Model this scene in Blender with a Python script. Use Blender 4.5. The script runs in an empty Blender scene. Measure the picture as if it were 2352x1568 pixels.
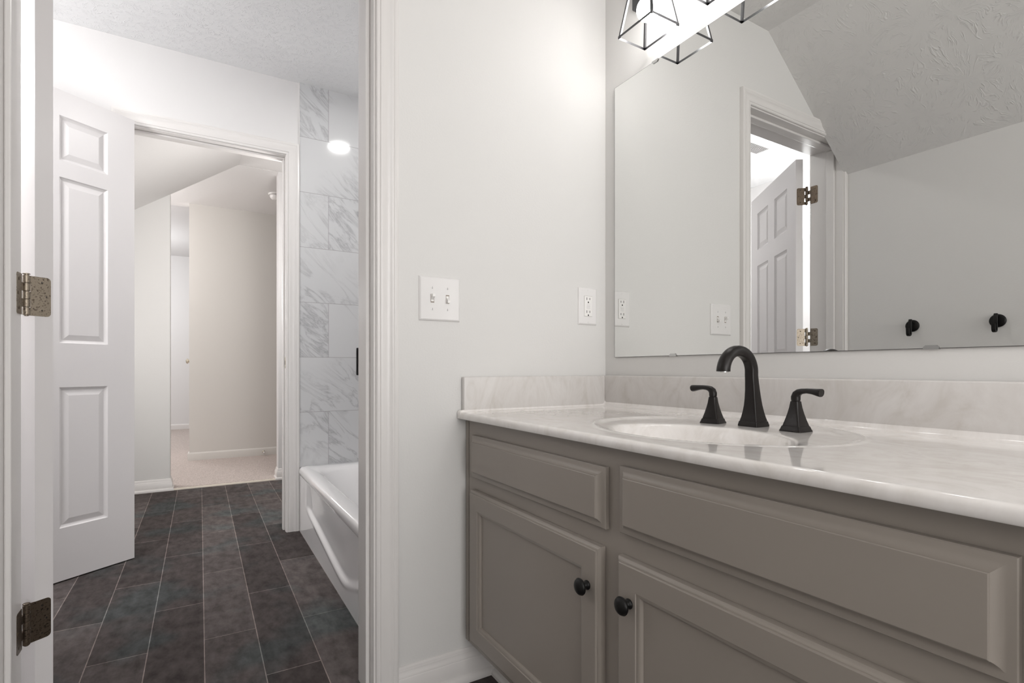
import bpy, bmesh, math, random
from mathutils import Vector, Matrix
random.seed(7)
sc = bpy.context.scene
COL = sc.collection
PI = math.pi

# ------------------------------------------------------------------ camera, world, exposure
cam_d = bpy.data.cameras.new('camera'); cam = bpy.data.objects.new('camera', cam_d); COL.objects.link(cam)
YAW = 0.5374
cam_d.sensor_width = 36.0; cam_d.lens = 1203.0 / 2352 * 36; cam_d.shift_y = 63.0 / 2352
cam_d.clip_start = 0.02
cam.location = (-1.194, -1.378, 0.9); cam.rotation_euler = (PI / 2, 0, -YAW)
sc.camera = cam
sc.view_settings.view_transform = 'Standard'; sc.view_settings.look = 'None'
sc.view_settings.exposure = 0.0; sc.view_settings.gamma = 1.0; sc.view_settings.use_curve_mapping = False
w = bpy.data.worlds.new('world'); sc.world = w; w.use_nodes = True
w.node_tree.nodes['Background'].inputs[0].default_value = (0.9, 0.95, 1, 1)
w.node_tree.nodes['Background'].inputs[1].default_value = 0.02

BULB = 28.0
def lamp(name, loc, power, radius, col=(1, 1, 1)):
    d = bpy.data.lights.new(name, 'POINT'); d.energy = power; d.shadow_soft_size = radius; d.color = col
    o = bpy.data.objects.new(name, d); COL.objects.link(o); o.location = loc; return o
def area(name, loc, rot, sx, sy, power, col=(1, 1, 1)):
    d = bpy.data.lights.new(name, 'AREA'); d.energy = power; d.shape = 'RECTANGLE'; d.size = sx; d.size_y = sy; d.color = col
    o = bpy.data.objects.new(name, d); COL.objects.link(o); o.location = loc; o.rotation_euler = rot; return o
lamp('bath_lamp', (-2.25, 0.70, 1.90), 38.0, 0.15, (0.99, 0.995, 1.0))
lamp('passage_lamp', (-0.55, 2.15, 1.75), 22.0, 0.12, (1.0, 0.985, 0.97))
lamp('passage_low_fill', (-1.9, 2.3, 1.2), 9.0, 0.12, (1.0, 0.985, 0.97))  # unseen low fill, added to brighten the wall segment under the slope
lamp('hall_lamp', (-2.3, 4.0, 2.0), 48.0, 0.2, (1.0, 0.97, 0.96))
lamp('bedroom_daylight_fill', (-2.2, 6.4, 1.9), 50.0, 0.4, (0.96, 0.985, 1.0))  # added point source standing in for unseen window light past the hall
lamp('room_fill', (-1.10, -1.90, 1.40), 6.0, 0.35)  # soft fill added behind the camera, no such fixture modelled
lamp('high_fill', (-0.75, -1.75, 2.10), 3.0, 0.2)  # second, higher fill added out of view, not a known fixture
area('rear_fill', (-0.8, -4.15, 1.30), (PI / 2, 0, 0), 1.45, 1.9, 47.0)  # unseen panel added at the rear wall as frontal fill, no window there

# ------------------------------------------------------------------ materials
def lin(c): 
    c /= 255.0
    return c / 12.92 if c <= 0.04045 else ((c + 0.055) / 1.055) ** 2.4
def rgb(r, g, b): return (lin(r), lin(g), lin(b), 1)
def mat(name, col, rough=0.5, metal=0.0, spec=0.5, bump=None, emit=None, coat=0.0):
    m = bpy.data.materials.new(name); m.use_nodes = True
    n = m.node_tree.nodes; l = m.node_tree.links; b = n['Principled BSDF']
    b.inputs['Base Color'].default_value = col; b.inputs['Roughness'].default_value = rough
    b.inputs['Metallic'].default_value = metal; b.inputs['Specular IOR Level'].default_value = spec
    b.inputs['Coat Weight'].default_value = coat
    if emit:
        b.inputs['Emission Color'].default_value = emit[0]; b.inputs['Emission Strength'].default_value = emit[1]
    if bump:
        tc = n.new('ShaderNodeTexCoord'); t = n.new('ShaderNodeTexNoise'); bp = n.new('ShaderNodeBump')
        mp = n.new('ShaderNodeMapping'); mp.inputs['Scale'].default_value = bump[3] if len(bump) > 3 else (1, 1, 1)
        t.inputs['Scale'].default_value = bump[0]; t.inputs['Detail'].default_value = 3
        bp.inputs['Strength'].default_value = bump[1]; bp.inputs['Distance'].default_value = bump[2]
        l.new(tc.outputs['Object'], mp.inputs['Vector']); l.new(mp.outputs[0], t.inputs['Vector'])
        l.new(t.outputs['Fac'], bp.inputs['Height']); l.new(bp.outputs[0], b.inputs['Normal'])
    return m
def nodes(m): return m.node_tree.nodes, m.node_tree.links, m.node_tree.nodes['Principled BSDF']

M = {}
M['wall'] = mat('wall_paint', (0.735, 0.722, 0.705, 1), 0.55, bump=(170, 0.25, 0.0012))
M['wall_bath'] = mat('bath_wall_paint', (0.745, 0.73, 0.725, 1), 0.55, bump=(170, 0.2, 0.001))
M['wall_hall'] = mat('hall_wall_paint', (0.66, 0.635, 0.60, 1), 0.6, bump=(170, 0.2, 0.001))
M['trim'] = mat('trim_enamel', (0.76, 0.733, 0.715, 1), 0.28, bump=(60, 0.12, 0.0012, (1, 1, 0.15)))
M['door'] = mat('door_enamel', (0.755, 0.728, 0.726, 1), 0.3, bump=(90, 0.08, 0.001, (1, 1, 0.1)))
M['cab'] = mat('cabinet_paint', (0.305, 0.270, 0.238, 1), 0.36, bump=(90, 0.12, 0.001, (1, 0.12, 1)))
M['caulk'] = mat('caulk', (0.75, 0.72, 0.68, 1), 0.5)
M['black'] = mat('matte_black_metal', (0.006, 0.0055, 0.0055, 1), 0.38, 0.0, 0.28)
M['bronze_black'] = mat('oil_rubbed_black', (0.013, 0.0105, 0.0098, 1), 0.30, 0.25, 0.36)
M['dark_metal'] = mat('gunmetal', (0.10, 0.10, 0.104, 1), 0.34, 0.9)
M['chrome'] = mat('chrome', (0.55, 0.55, 0.55, 1), 0.12, 1.0)
M['mirror'] = mat('mirror_silver', (0.79, 0.795, 0.785, 1), 0.0, 1.0)
M['mirror_edge'] = mat('mirror_edge', (0.08, 0.075, 0.07, 1), 0.3)
M['plastic'] = mat('white_plastic', (0.80, 0.78, 0.77, 1), 0.25)
M['slot'] = mat('slot_dark', (0.01, 0.009, 0.009, 1), 0.7)
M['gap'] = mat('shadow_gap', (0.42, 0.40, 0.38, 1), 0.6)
M['slot_tan'] = mat('switch_slot', (0.30, 0.25, 0.21, 1), 0.6)
M['toggle'] = mat('toggle_plastic', (0.86, 0.84, 0.82, 1), 0.22)
M['porcelain'] = mat('tub_enamel', (0.90, 0.885, 0.885, 1), 0.08, coat=0.4)
M['bulb'] = mat('lit_bulb', (1, 1, 1, 1), 0.4, emit=((1.0, 0.985, 0.965, 1), BULB))
M['lens'] = mat('lit_lens', (1, 1, 1, 1), 0.4, emit=((1.0, 0.99, 0.97, 1), 165.0))
M['brass'] = mat('brushed_nickel', (0.62, 0.57, 0.47, 1), 0.25, 1.0)
M['threshold'] = mat('threshold_strip', (0.72, 0.66, 0.57, 1), 0.4)

# worn antique hinge metal
def hinge_mat(name, c1, c2):
    m = mat(name, c1, 0.42, 0.85); n, l, b = nodes(m)
    tc = n.new('ShaderNodeTexCoord'); t = n.new('ShaderNodeTexNoise'); r = n.new('ShaderNodeValToRGB')
    t.inputs['Scale'].default_value = 260; t.inputs['Detail'].default_value = 6; t.inputs['Distortion'].default_value = 0.4
    r.color_ramp.elements[0].position = 0.33; r.color_ramp.elements[0].color = c2
    r.color_ramp.elements[1].position = 0.47; r.color_ramp.elements[1].color = c1
    l.new(tc.outputs['Object'], t.inputs['Vector']); l.new(t.outputs['Fac'], r.inputs['Fac']); l.new(r.outputs[0], b.inputs['Base Color'])
    return m
M['hinge_light'] = hinge_mat('worn_nickel', (0.34, 0.29, 0.23, 1), (0.12, 0.09, 0.07, 1))
M['hinge_dark'] = hinge_mat('worn_bronze', (0.15, 0.115, 0.085, 1), (0.05, 0.038, 0.03, 1))

# stomped ceiling: fans of short ridges around scattered centres
def ceil_mat(name, col, cells, strength):
    m = mat(name, col, 0.7); n, l, b = nodes(m)
    def math_(op, a, c=None):
        x = n.new('ShaderNodeMath'); x.operation = op
        for k, v in enumerate((a, c)):
            if v is None: continue
            if isinstance(v, (int, float)): x.inputs[k].default_value = v
            else: l.new(v, x.inputs[k])
        return x.outputs[0]
    tc = n.new('ShaderNodeTexCoord')
    wn = n.new('ShaderNodeTexNoise'); wn.inputs['Scale'].default_value = 9; wn.inputs['Detail'].default_value = 2
    l.new(tc.outputs['Object'], wn.inputs['Vector'])
    wv = n.new('ShaderNodeVectorMath'); wv.operation = 'MULTIPLY_ADD'; wv.inputs[1].default_value = (0.10, 0.10, 0.0)
    l.new(wn.outputs['Color'], wv.inputs[0]); l.new(tc.outputs['Object'], wv.inputs[2])
    vo = n.new('ShaderNodeTexVoronoi'); vo.voronoi_dimensions = '2D'; vo.inputs['Scale'].default_value = cells
    l.new(wv.outputs[0], vo.inputs['Vector'])
    d = n.new('ShaderNodeVectorMath'); d.operation = 'SUBTRACT'
    l.new(wv.outputs[0], d.inputs[0]); l.new(vo.outputs['Position'], d.inputs[1])
    sp = n.new('ShaderNodeSeparateXYZ'); l.new(d.outputs[0], sp.inputs[0])
    ang = math_('ARCTAN2', sp.outputs['Y'], sp.outputs['X'])
    rad = math_('SQRT', math_('ADD', math_('MULTIPLY', sp.outputs['X'], sp.outputs['X']), math_('MULTIPLY', sp.outputs['Y'], sp.outputs['Y'])))
    sc_ = n.new('ShaderNodeSeparateColor'); l.new(vo.outputs['Color'], sc_.inputs[0])
    cb = n.new('ShaderNodeCombineXYZ')
    l.new(math_('MULTIPLY', ang, 5.5), cb.inputs['X']); l.new(math_('MULTIPLY', rad, cells * 2.6), cb.inputs['Y']); l.new(math_('MULTIPLY', sc_.outputs[0], 37.0), cb.inputs['Z'])
    t = n.new('ShaderNodeTexNoise'); t.inputs['Scale'].default_value = 1.0; t.inputs['Detail'].default_value = 2.0; t.inputs['Distortion'].default_value = 0.7
    l.new(cb.outputs[0], t.inputs['Vector'])
    rg = math_('ABSOLUTE', math_('SUBTRACT', t.outputs['Fac'], 0.5))
    r = n.new('ShaderNodeMapRange'); r.inputs['From Min'].default_value = 0.0; r.inputs['From Max'].default_value = 0.05; r.inputs['To Min'].default_value = 1.0; r.inputs['To Max'].default_value = 0.0
    l.new(rg, r.inputs['Value'])
    g = n.new('ShaderNodeTexNoise'); g.inputs['Scale'].default_value = 30; g.inputs['Detail'].default_value = 2
    l.new(tc.outputs['Object'], g.inputs['Vector'])
    gr = n.new('ShaderNodeMapRange'); gr.inputs['From Min'].default_value = 0.42; gr.inputs['From Max'].default_value = 0.58
    l.new(g.outputs['Fac'], gr.inputs['Value'])
    h = math_('ADD', math_('MULTIPLY', r.outputs[0], gr.outputs[0]), math_('MULTIPLY', g.outputs['Fac'], 0.5))
    bp = n.new('ShaderNodeBump'); bp.inputs['Strength'].default_value = strength; bp.inputs['Distance'].default_value = 0.004
    l.new(h, bp.inputs['Height']); l.new(bp.outputs[0], b.inputs['Normal'])
    return m
M['ceiling'] = ceil_mat('stomped_ceiling', (0.74, 0.725, 0.71, 1), 5.5, 0.42)
M['ceiling_hall'] = ceil_mat('stomped_hall_ceiling', (0.76, 0.74, 0.725, 1), 7.0, 0.16)
M['ceiling_bath'] = ceil_mat('stomped_bath_ceiling', (0.86, 0.86, 0.865, 1), 8.0, 0.42)

# slate floor planks (0.155 x 0.65 m, half-bond, running away from the camera)
def floor_mat():
    m = mat('slate_tile', (0.06, 0.05, 0.05, 1), 0.85, spec=0.06); n, l, b = nodes(m)
    tc = n.new('ShaderNodeTexCoord'); sep = n.new('ShaderNodeSeparateXYZ'); cmb = n.new('ShaderNodeCombineXYZ')
    ax = n.new('ShaderNodeMath'); ax.operation = 'ADD'; ax.inputs[1].default_value = -0.965
    ay = n.new('ShaderNodeMath'); ay.operation = 'ADD'; ay.inputs[1].default_value = 1.4915
    br = n.new('ShaderNodeTexBrick'); br.offset = 0.5
    br.inputs['Scale'].default_value = 1.0; br.inputs['Brick Width'].default_value = 0.65; br.inputs['Row Height'].default_value = 0.1549
    br.inputs['Mortar Size'].default_value = 0.0016; br.inputs['Mortar Smooth'].default_value = 0.2; br.inputs['Bias'].default_value = 0.0
    br.inputs['Color1'].default_value = (0.064, 0.054, 0.052, 1); br.inputs['Color2'].default_value = (0.130, 0.112, 0.108, 1)
    br.inputs['Mortar'].default_value = (0.26, 0.215, 0.20, 1)
    l.new(tc.outputs['Object'], sep.inputs[0]); l.new(sep.outputs['Y'], ax.inputs[0]); l.new(sep.outputs['X'], ay.inputs[0])
    l.new(ax.outputs[0], cmb.inputs['X']); l.new(ay.outputs[0], cmb.inputs['Y']); l.new(cmb.outputs[0], br.inputs['Vector'])
    # cloudy slate mottling + faint blue-grey patches
    mp = n.new('ShaderNodeMapping'); mp.inputs['Scale'].default_value = (1.0, 0.5, 1)
    t = n.new('ShaderNodeTexNoise'); t.inputs['Scale'].default_value = 26; t.inputs['Detail'].default_value = 7; t.inputs['Roughness'].default_value = 0.65
    r = n.new('ShaderNodeMapRange'); r.inputs['From Min'].default_value = 0.3; r.inputs['From Max'].default_value = 0.7; r.inputs['To Min'].default_value = 0.62; r.inputs['To Max'].default_value = 1.38
    l.new(tc.outputs['Object'], mp.inputs['Vector']); l.new(mp.outputs[0], t.inputs['Vector']); l.new(t.outputs['Fac'], r.inputs['Value'])
    mul = n.new('ShaderNodeMix'); mul.data_type = 'RGBA'; mul.blend_type = 'MULTIPLY'; mul.inputs[0].default_value = 1.0
    l.new(br.outputs['Color'], mul.inputs[6]); l.new(r.outputs[0], mul.inputs[7])
    t2 = n.new('ShaderNodeTexNoise'); t2.inputs['Scale'].default_value = 3.1; t2.inputs['Detail'].default_value = 2
    l.new(tc.outputs['Object'], t2.inputs['Vector'])
    r2 = n.new('ShaderNodeMapRange'); r2.inputs['From Min'].default_value = 0.5; r2.inputs['From Max'].default_value = 0.62; r2.inputs['To Max'].default_value = 0.75
    l.new(t2.outputs['Fac'], r2.inputs['Value'])
    tint = n.new('ShaderNodeMix'); tint.data_type = 'RGBA'; tint.blend_type = 'MULTIPLY'; tint.inputs[7].default_value = (0.80, 1.06, 1.1, 1)
    l.new(r2.outputs[0], tint.inputs[0]); l.new(mul.outputs[2], tint.inputs[6])
    l.new(tint.outputs[2], b.inputs['Base Color'])
    bp = n.new('ShaderNodeBump'); bp.inputs['Strength'].default_value = 0.25; bp.inputs['Distance'].default_value = 0.002; bp.invert = True
    l.new(br.outputs['Fac'], bp.inputs['Height']); l.new(bp.outputs[0], b.inputs['Normal'])
    return m
M['floor'] = floor_mat()

def carpet_mat(name, col):
    m = mat(name, col, 0.95, bump=(260, 1.0, 0.006)); n, l, b = nodes(m)
    tc = n.new('ShaderNodeTexCoord'); t = n.new('ShaderNodeTexNoise'); t.inputs['Scale'].default_value = 120; t.inputs['Detail'].default_value = 4
    r = n.new('ShaderNodeValToRGB'); c = col
    r.color_ramp.elements[0].position = 0.3; r.color_ramp.elements[0].color = (c[0] * .72, c[1] * .7, c[2] * .68, 1)
    r.color_ramp.elements[1].position = 0.65; r.color_ramp.elements[1].color = (min(1, c[0] * 1.15), min(1, c[1] * 1.15), min(1, c[2] * 1.15), 1)
    l.new(tc.outputs['Object'], t.inputs['Vector']); l.new(t.outputs['Fac'], r.inputs['Fac']); l.new(r.outputs[0], b.inputs['Base Color'])
    return m
M['carpet'] = carpet_mat('carpet_pile', (0.60, 0.525, 0.49, 1))

# vein helper for marble tile
def tile_mat(name, axis, u0):
    m = mat(name, (0.6, 0.6, 0.6, 1), 0.09); n, l, b = nodes(m)
    tc = n.new('ShaderNodeTexCoord'); sep = n.new('ShaderNodeSeparateXYZ'); cmb = n.new('ShaderNodeCombineXYZ')
    ax = n.new('ShaderNodeMath'); ax.operation = 'ADD'; ax.inputs[1].default_value = u0
    ay = n.new('ShaderNodeMath'); ay.operation = 'ADD'; ay.inputs[1].default_value = -0.3507
    br = n.new('ShaderNodeTexBrick'); br.offset = 0.5
    br.inputs['Scale'].default_value = 1.0; br.inputs['Brick Width'].default_value = 0.61; br.inputs['Row Height'].default_value = 0.3077
    br.inputs['Mortar Size'].default_value = 0.0012; br.inputs['Mortar Smooth'].default_value = 0.1
    br.inputs['Color1'].default_value = (0, 0, 0, 1); br.inputs['Color2'].default_value = (1, 1, 1, 1); br.inputs['Mortar'].default_value = (0.5, 0.5, 0.5, 1)
    l.new(tc.outputs['Object'], sep.inputs[0]); l.new(sep.outputs[axis], ax.inputs[0]); l.new(sep.outputs['Z'], ay.inputs[0])
    l.new(ax.outputs[0], cmb.inputs['X']); l.new(ay.outputs[0], cmb.inputs['Y']); l.new(cmb.outputs[0], br.inputs['Vector'])
    # per-tile shift so that the veins break at the joints
    off = n.new('ShaderNodeVectorMath'); off.operation = 'SCALE'; off.inputs[3].default_value = 7.3
    l.new(br.outputs['Color'], off.inputs[0])
    rot = n.new('ShaderNodeMapping'); rot.inputs['Rotation'].default_value = (0, 0, 0.75)
    l.new(cmb.outputs[0], rot.inputs['Vector'])
    add = n.new('ShaderNodeVectorMath'); add.operation = 'ADD'
    l.new(rot.outputs[0], add.inputs[0]); l.new(off.outputs[0], add.inputs[1])
    st = n.new('ShaderNodeMapping'); st.inputs['Scale'].default_value = (1.0, 3.4, 1)
    l.new(add.outputs[0], st.inputs['Vector'])
    t = n.new('ShaderNodeTexNoise'); t.inputs['Scale'].default_value = 2.6; t.inputs['Detail'].default_value = 5; t.inputs['Roughness'].default_value = 0.62; t.inputs['Distortion'].default_value = 1.2
    l.new(st.outputs[0], t.inputs['Vector'])
    a = n.new('ShaderNodeMath'); a.operation = 'SUBTRACT'; a.inputs[1].default_value = 0.5
    ab = n.new('ShaderNodeMath'); ab.operation = 'ABSOLUTE'
    l.new(t.outputs['Fac'], a.inputs[0]); l.new(a.outputs[0], ab.inputs[0])
    r = n.new('ShaderNodeValToRGB'); e = r.color_ramp.elements
    e[0].position = 0.0; e[0].color = (0.42, 0.42, 0.432, 1); e[1].position = 0.06; e[1].color = (0.625, 0.628, 0.635, 1)
    x = e.new(0.014); x.color = (0.52, 0.52, 0.53, 1)
    l.new(ab.outputs[0], r.inputs['Fac'])
    t3 = n.new('ShaderNodeTexNoise'); t3.inputs['Scale'].default_value = 1.7; t3.inputs['Detail'].default_value = 3
    l.new(add.outputs[0], t3.inputs['Vector'])
    mx = n.new('ShaderNodeMix'); mx.data_type = 'RGBA'; mx.inputs[7].default_value = (0.65, 0.65, 0.655, 1)
    rr = n.new('ShaderNodeMapRange'); rr.inputs['From Min'].default_value = 0.42; rr.inputs['From Max'].default_value = 0.6
    l.new(t3.outputs['Fac'], rr.inputs['Value']); l.new(rr.outputs[0], mx.inputs[0]); l.new(r.outputs[0], mx.inputs[6])
    gm = n.new('ShaderNodeMix'); gm.data_type = 'RGBA'; gm.inputs[7].default_value = (0.36, 0.34, 0.35, 1)
    l.new(br.outputs['Fac'], gm.inputs[0]); l.new(mx.outputs[2], gm.inputs[6]); l.new(gm.outputs[2], b.inputs['Base Color'])
    bp = n.new('ShaderNodeBump'); bp.inputs['Strength'].default_value = 0.3; bp.inputs['Distance'].default_value = 0.002; bp.invert = True
    l.new(br.outputs['Fac'], bp.inputs['Height']); l.new(bp.outputs[0], b.inputs['Normal'])
    return m
M['tile'] = tile_mat('marble_tile', 'X', 0.257)
M['tile_side'] = tile_mat('marble_tile_side', 'Y', 0.1)

def counter_mat(name, rough, coat, dim):
    m = mat(name, (0.7, 0.66, 0.62, 1), rough, coat=coat); n, l, b = nodes(m)
    tc = n.new('ShaderNodeTexCoord'); mp = n.new('ShaderNodeMapping'); mp.inputs['Scale'].default_value = (1.0, 0.8, 0.55)
    t = n.new('ShaderNodeTexNoise'); t.inputs['Scale'].default_value = 11; t.inputs['Detail'].default_value = 4; t.inputs['Distortion'].default_value = 2.6; t.inputs['Roughness'].default_value = 0.6
    r = n.new('ShaderNodeValToRGB'); e = r.color_ramp.elements
    e[0].position = 0.33; e[0].color = (0.775, 0.735, 0.695, 1); e[1].position = 0.66; e[1].color = (0.895, 0.862, 0.838, 1)
    x = e.new(0.48); x.color = (0.845, 0.808, 0.78, 1)
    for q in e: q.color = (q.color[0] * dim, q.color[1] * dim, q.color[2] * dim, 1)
    l.new(tc.outputs['Object'], mp.inputs['Vector']); l.new(mp.outputs[0], t.inputs['Vector']); l.new(t.outputs['Fac'], r.inputs['Fac']); l.new(r.outputs[0], b.inputs['Base Color'])
    return m
M['counter'] = counter_mat('cultured_marble', 0.10, 0.4, 1.0)
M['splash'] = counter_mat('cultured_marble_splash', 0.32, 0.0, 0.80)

# ------------------------------------------------------------------ mesh helpers
def obj(name, bm, m, parent=None, smooth=False, angle=None):
    me = bpy.data.meshes.new(name)
    bmesh.ops.remove_doubles(bm, verts=bm.verts[:], dist=1e-6)
    bmesh.ops.recalc_face_normals(bm, faces=bm.faces[:])
    if parent is not None:
        off = Vector((0, 0, 0)); p = parent
        while p is not None: off += p.location; p = p.parent
        bmesh.ops.translate(bm, verts=bm.verts[:], vec=-off)
    bm.to_mesh(me); bm.free()
    ms = m if isinstance(m, (list, tuple)) else [m]
    for x in ms: me.materials.append(x)
    if smooth:
        me.polygons.foreach_set('use_smooth', [True] * len(me.polygons))
        me.set_sharp_from_angle(angle=math.radians(angle if angle else 40))
    o = bpy.data.objects.new(name, me); COL.objects.link(o)
    if parent is not None: o.parent = parent
    return o
def empty(name, loc):
    o = bpy.data.objects.new(name, None); COL.objects.link(o); o.location = loc; o.empty_display_size = 0.05; return o
def tag(o, label=None, cat=None, group=None, kind=None):
    if label: o['label'] = label
    if cat: o['category'] = cat
    if group: o['group'] = group
    if kind: o['kind'] = kind
    return o
def struct(name, bm, m, label=None, parent=None, **k):
    o = obj(name, bm, m, parent, **k)
    if parent is None: o['kind'] = 'structure'
    if label: o['label'] = label
    return o
def NB(): return bmesh.new()
def box(bm, x0, x1, y0, y1, z0, z1, bev=0.0, seg=2):
    b2 = bmesh.new()
    v = [b2.verts.new((x, y, z)) for x in (x0, x1) for y in (y0, y1) for z in (z0, z1)]
    for f in ((0, 1, 3, 2), (4, 6, 7, 5), (0, 4, 5, 1), (2, 3, 7, 6), (0, 2, 6, 4), (1, 5, 7, 3)): b2.faces.new([v[i] for i in f])
    bmesh.ops.recalc_face_normals(b2, faces=b2.faces[:])
    if bev > 0: bmesh.ops.bevel(b2, geom=b2.edges[:], offset=bev, segments=seg, profile=0.5, affect='EDGES')
    merge(bm, b2)
def merge(bm, b2, mx=None):
    if mx is not None: bmesh.ops.transform(b2, matrix=mx, verts=b2.verts[:])
    me = bpy.data.meshes.new('tmp'); b2.to_mesh(me); b2.free(); bm.from_mesh(me); bpy.data.meshes.remove(me)
def quad(bm, pts): bm.faces.new([bm.verts.new(p) for p in pts])
def extrude_poly(bm, pts, vec):
    """closed polygon (3D points) extruded along vec"""
    a = [bm.verts.new(p) for p in pts]; b = [bm.verts.new(Vector(p) + Vector(vec)) for p in pts]
    n = len(pts)
    for i in range(n): bm.faces.new((a[i], a[(i + 1) % n], b[(i + 1) % n], b[i]))
    bm.faces.new(a[::-1]); bm.faces.new(b)
def bar(bm, p, q, wd, hd=None):
    p = Vector(p); q = Vector(q); hd = hd or wd
    d = (q - p).normalized(); up = Vector((0, 0, 1)) if abs(d.z) < 0.9 else Vector((0, 1, 0))
    s = d.cross(up).normalized() * wd / 2; u = s.cross(d).normalized() * hd / 2
    extrude_poly(bm, [p + s + u, p - s + u, p - s - u, p + s - u], q - p)
def rings(bm, loops, cap0=True, cap1=True):
    vs = [[bm.verts.new(p) for p in L] for L in loops]; n = len(loops[0])
    for a, b in zip(vs, vs[1:]):
        for i in range(n): bm.faces.new((a[i], a[(i + 1) % n], b[(i + 1) % n], b[i]))
    if cap0: bm.faces.new(vs[0][::-1])
    if cap1: bm.faces.new(vs[-1])
def frame_axes(axis):
    a = Vector(axis).normalized(); t = Vector((0, 0, 1)) if abs(a.z) < 0.9 else Vector((1, 0, 0))
    u = a.cross(t).normalized(); v = a.cross(u).normalized(); return a, u, v
def lathe(bm, origin, axis, prof, seg=24):
    """prof: list of (distance along axis, radius)"""
    o = Vector(origin); a, u, v = frame_axes(axis)
    loops = []
    for d, r in prof:
        loops.append([o + a * d + (u * math.cos(2 * PI * k / seg) + v * math.sin(2 * PI * k / seg)) * max(r, 1e-5) for k in range(seg)])
    rings(bm, loops)
def sphere(bm, c, r, seg=24, rn=14):
    lathe(bm, (c[0], c[1], c[2] - r), (0, 0, 1), [(r - r * math.cos(PI * k / rn), r * math.sin(PI * k / rn)) for k in range(rn + 1)], seg)
def sweep(bm, path, sect):
    """path: list of (point, tangent, side, list-of-section params); sect(k)-> list of (a,b)"""
    loops = []
    for k, (p, t, s) in enumerate(path):
        p = Vector(p); t = Vector(t).normalized(); s = Vector(s).normalized(); u = s.cross(t).normalized()
        loops.append([p + s * a + u * b for a, b in sect(k)])
    rings(bm, loops)
def superell(hw, hh, nexp, n=32):
    out = []
    for k in range(n):
        a = 2 * PI * k / n + PI / 4 * 0; c, s = math.cos(a), math.sin(a)
        out.append((hw * math.copysign(abs(c) ** (2 / nexp), c), hh * math.copysign(abs(s) ** (2 / nexp), s)))
    return out
def casing(bm, xl, xr, zt, y, out, prof, left_max=None, z0=0.0):
    """mitred door casing on a wall y=const; out=-1/+1 direction it stands out; prof [(offset from opening, height)]"""
    vs = []
    for d, h in prof:
        dl = min(d, left_max) if left_max is not None else d
        yy = y + out * h
        vs.append([bm.verts.new(p) for p in ((xl - dl, yy, z0), (xl - dl, yy, zt + d), (xr + d, yy, zt + d), (xr + d, yy, z0))])
    n = len(vs)
    for a, b in zip(vs, vs[1:] + vs[:1]):
        for i in range(3): bm.faces.new((a[i], a[i + 1], b[i + 1], b[i]))
    bm.faces.new([v[0] for v in vs]); bm.faces.new([v[3] for v in vs][::-1])
CAS = [(0, 0), (0, 0.008), (0.002, 0.0105), (0.0045, 0.0115), (0.0075, 0.0115), (0.0085, 0.0095), (0.010, 0.0095), (0.0115, 0.012),
       (0.015, 0.0128), (0.021, 0.0125), (0.027, 0.0118), (0.033, 0.0122), (0.038, 0.0140), (0.042, 0.0165), (0.0435, 0.0168), (0.0445, 0.0155), (0.046, 0.0155), (0.048, 0.0172), (0.054, 0.0178), (0.0575, 0.0165), (0.0585, 0.0145), (0.0585, 0)]
BASE = [(0, 0), (0.0, 0.013), (0.0, 0.013)]
def baseprof(h=0.089):
    # (out, z) with shoe moulding at the floor
    return [(0, 0), (0.024, 0), (0.0245, 0.006), (0.0235, 0.012), (0.021, 0.017), (0.0165, 0.0205), (0.0145, 0.021), (0.0145, h - 0.030), (0.0135, h - 0.0285), (0.0125, h - 0.0275), (0.0125, h - 0.025), (0.0105, h - 0.021), (0.0080, h - 0.0165), (0.0070, h - 0.012), (0.0070, h - 0.0105), (0.0060, h - 0.0090), (0.0060, h - 0.0055), (0.0045, h - 0.002), (0.0020, h), (0, h)]
def baseboard(bm, p0, p1, nrm, prof, z=0.0):
    p0 = Vector(p0); p1 = Vector(p1); n = Vector(nrm)
    extrude_poly(bm, [p0 + n * a + Vector((0, 0, b + z)) for a, b in prof], p1 - p0)
def baseboard_corner(bm, pts, nrms, prof, z=0.0):
    # baseboard running along a polyline with mitred corners
    pts = [Vector(p) for p in pts]; ns = [Vector(n) for n in nrms]
    L = []
    for k, p in enumerate(pts):
        off = ns[0] if k == 0 else ns[-1] if k == len(pts) - 1 else ns[k - 1] + ns[k]
        L.append([p + off * a + Vector((0, 0, b + z)) for a, b in prof])
    rings(bm, L)
def stepped(bm, y0, y1, z0, z1, loops):
    """cabinet front facing -x: loops [(inset, x)] from the back outline to the centre field"""
    L = [[(x, y0 + i, z0 + i), (x, y1 - i, z0 + i), (x, y1 - i, z1 - i), (x, y0 + i, z1 - i)] for i, x in loops]
    rings(bm, L)
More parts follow.
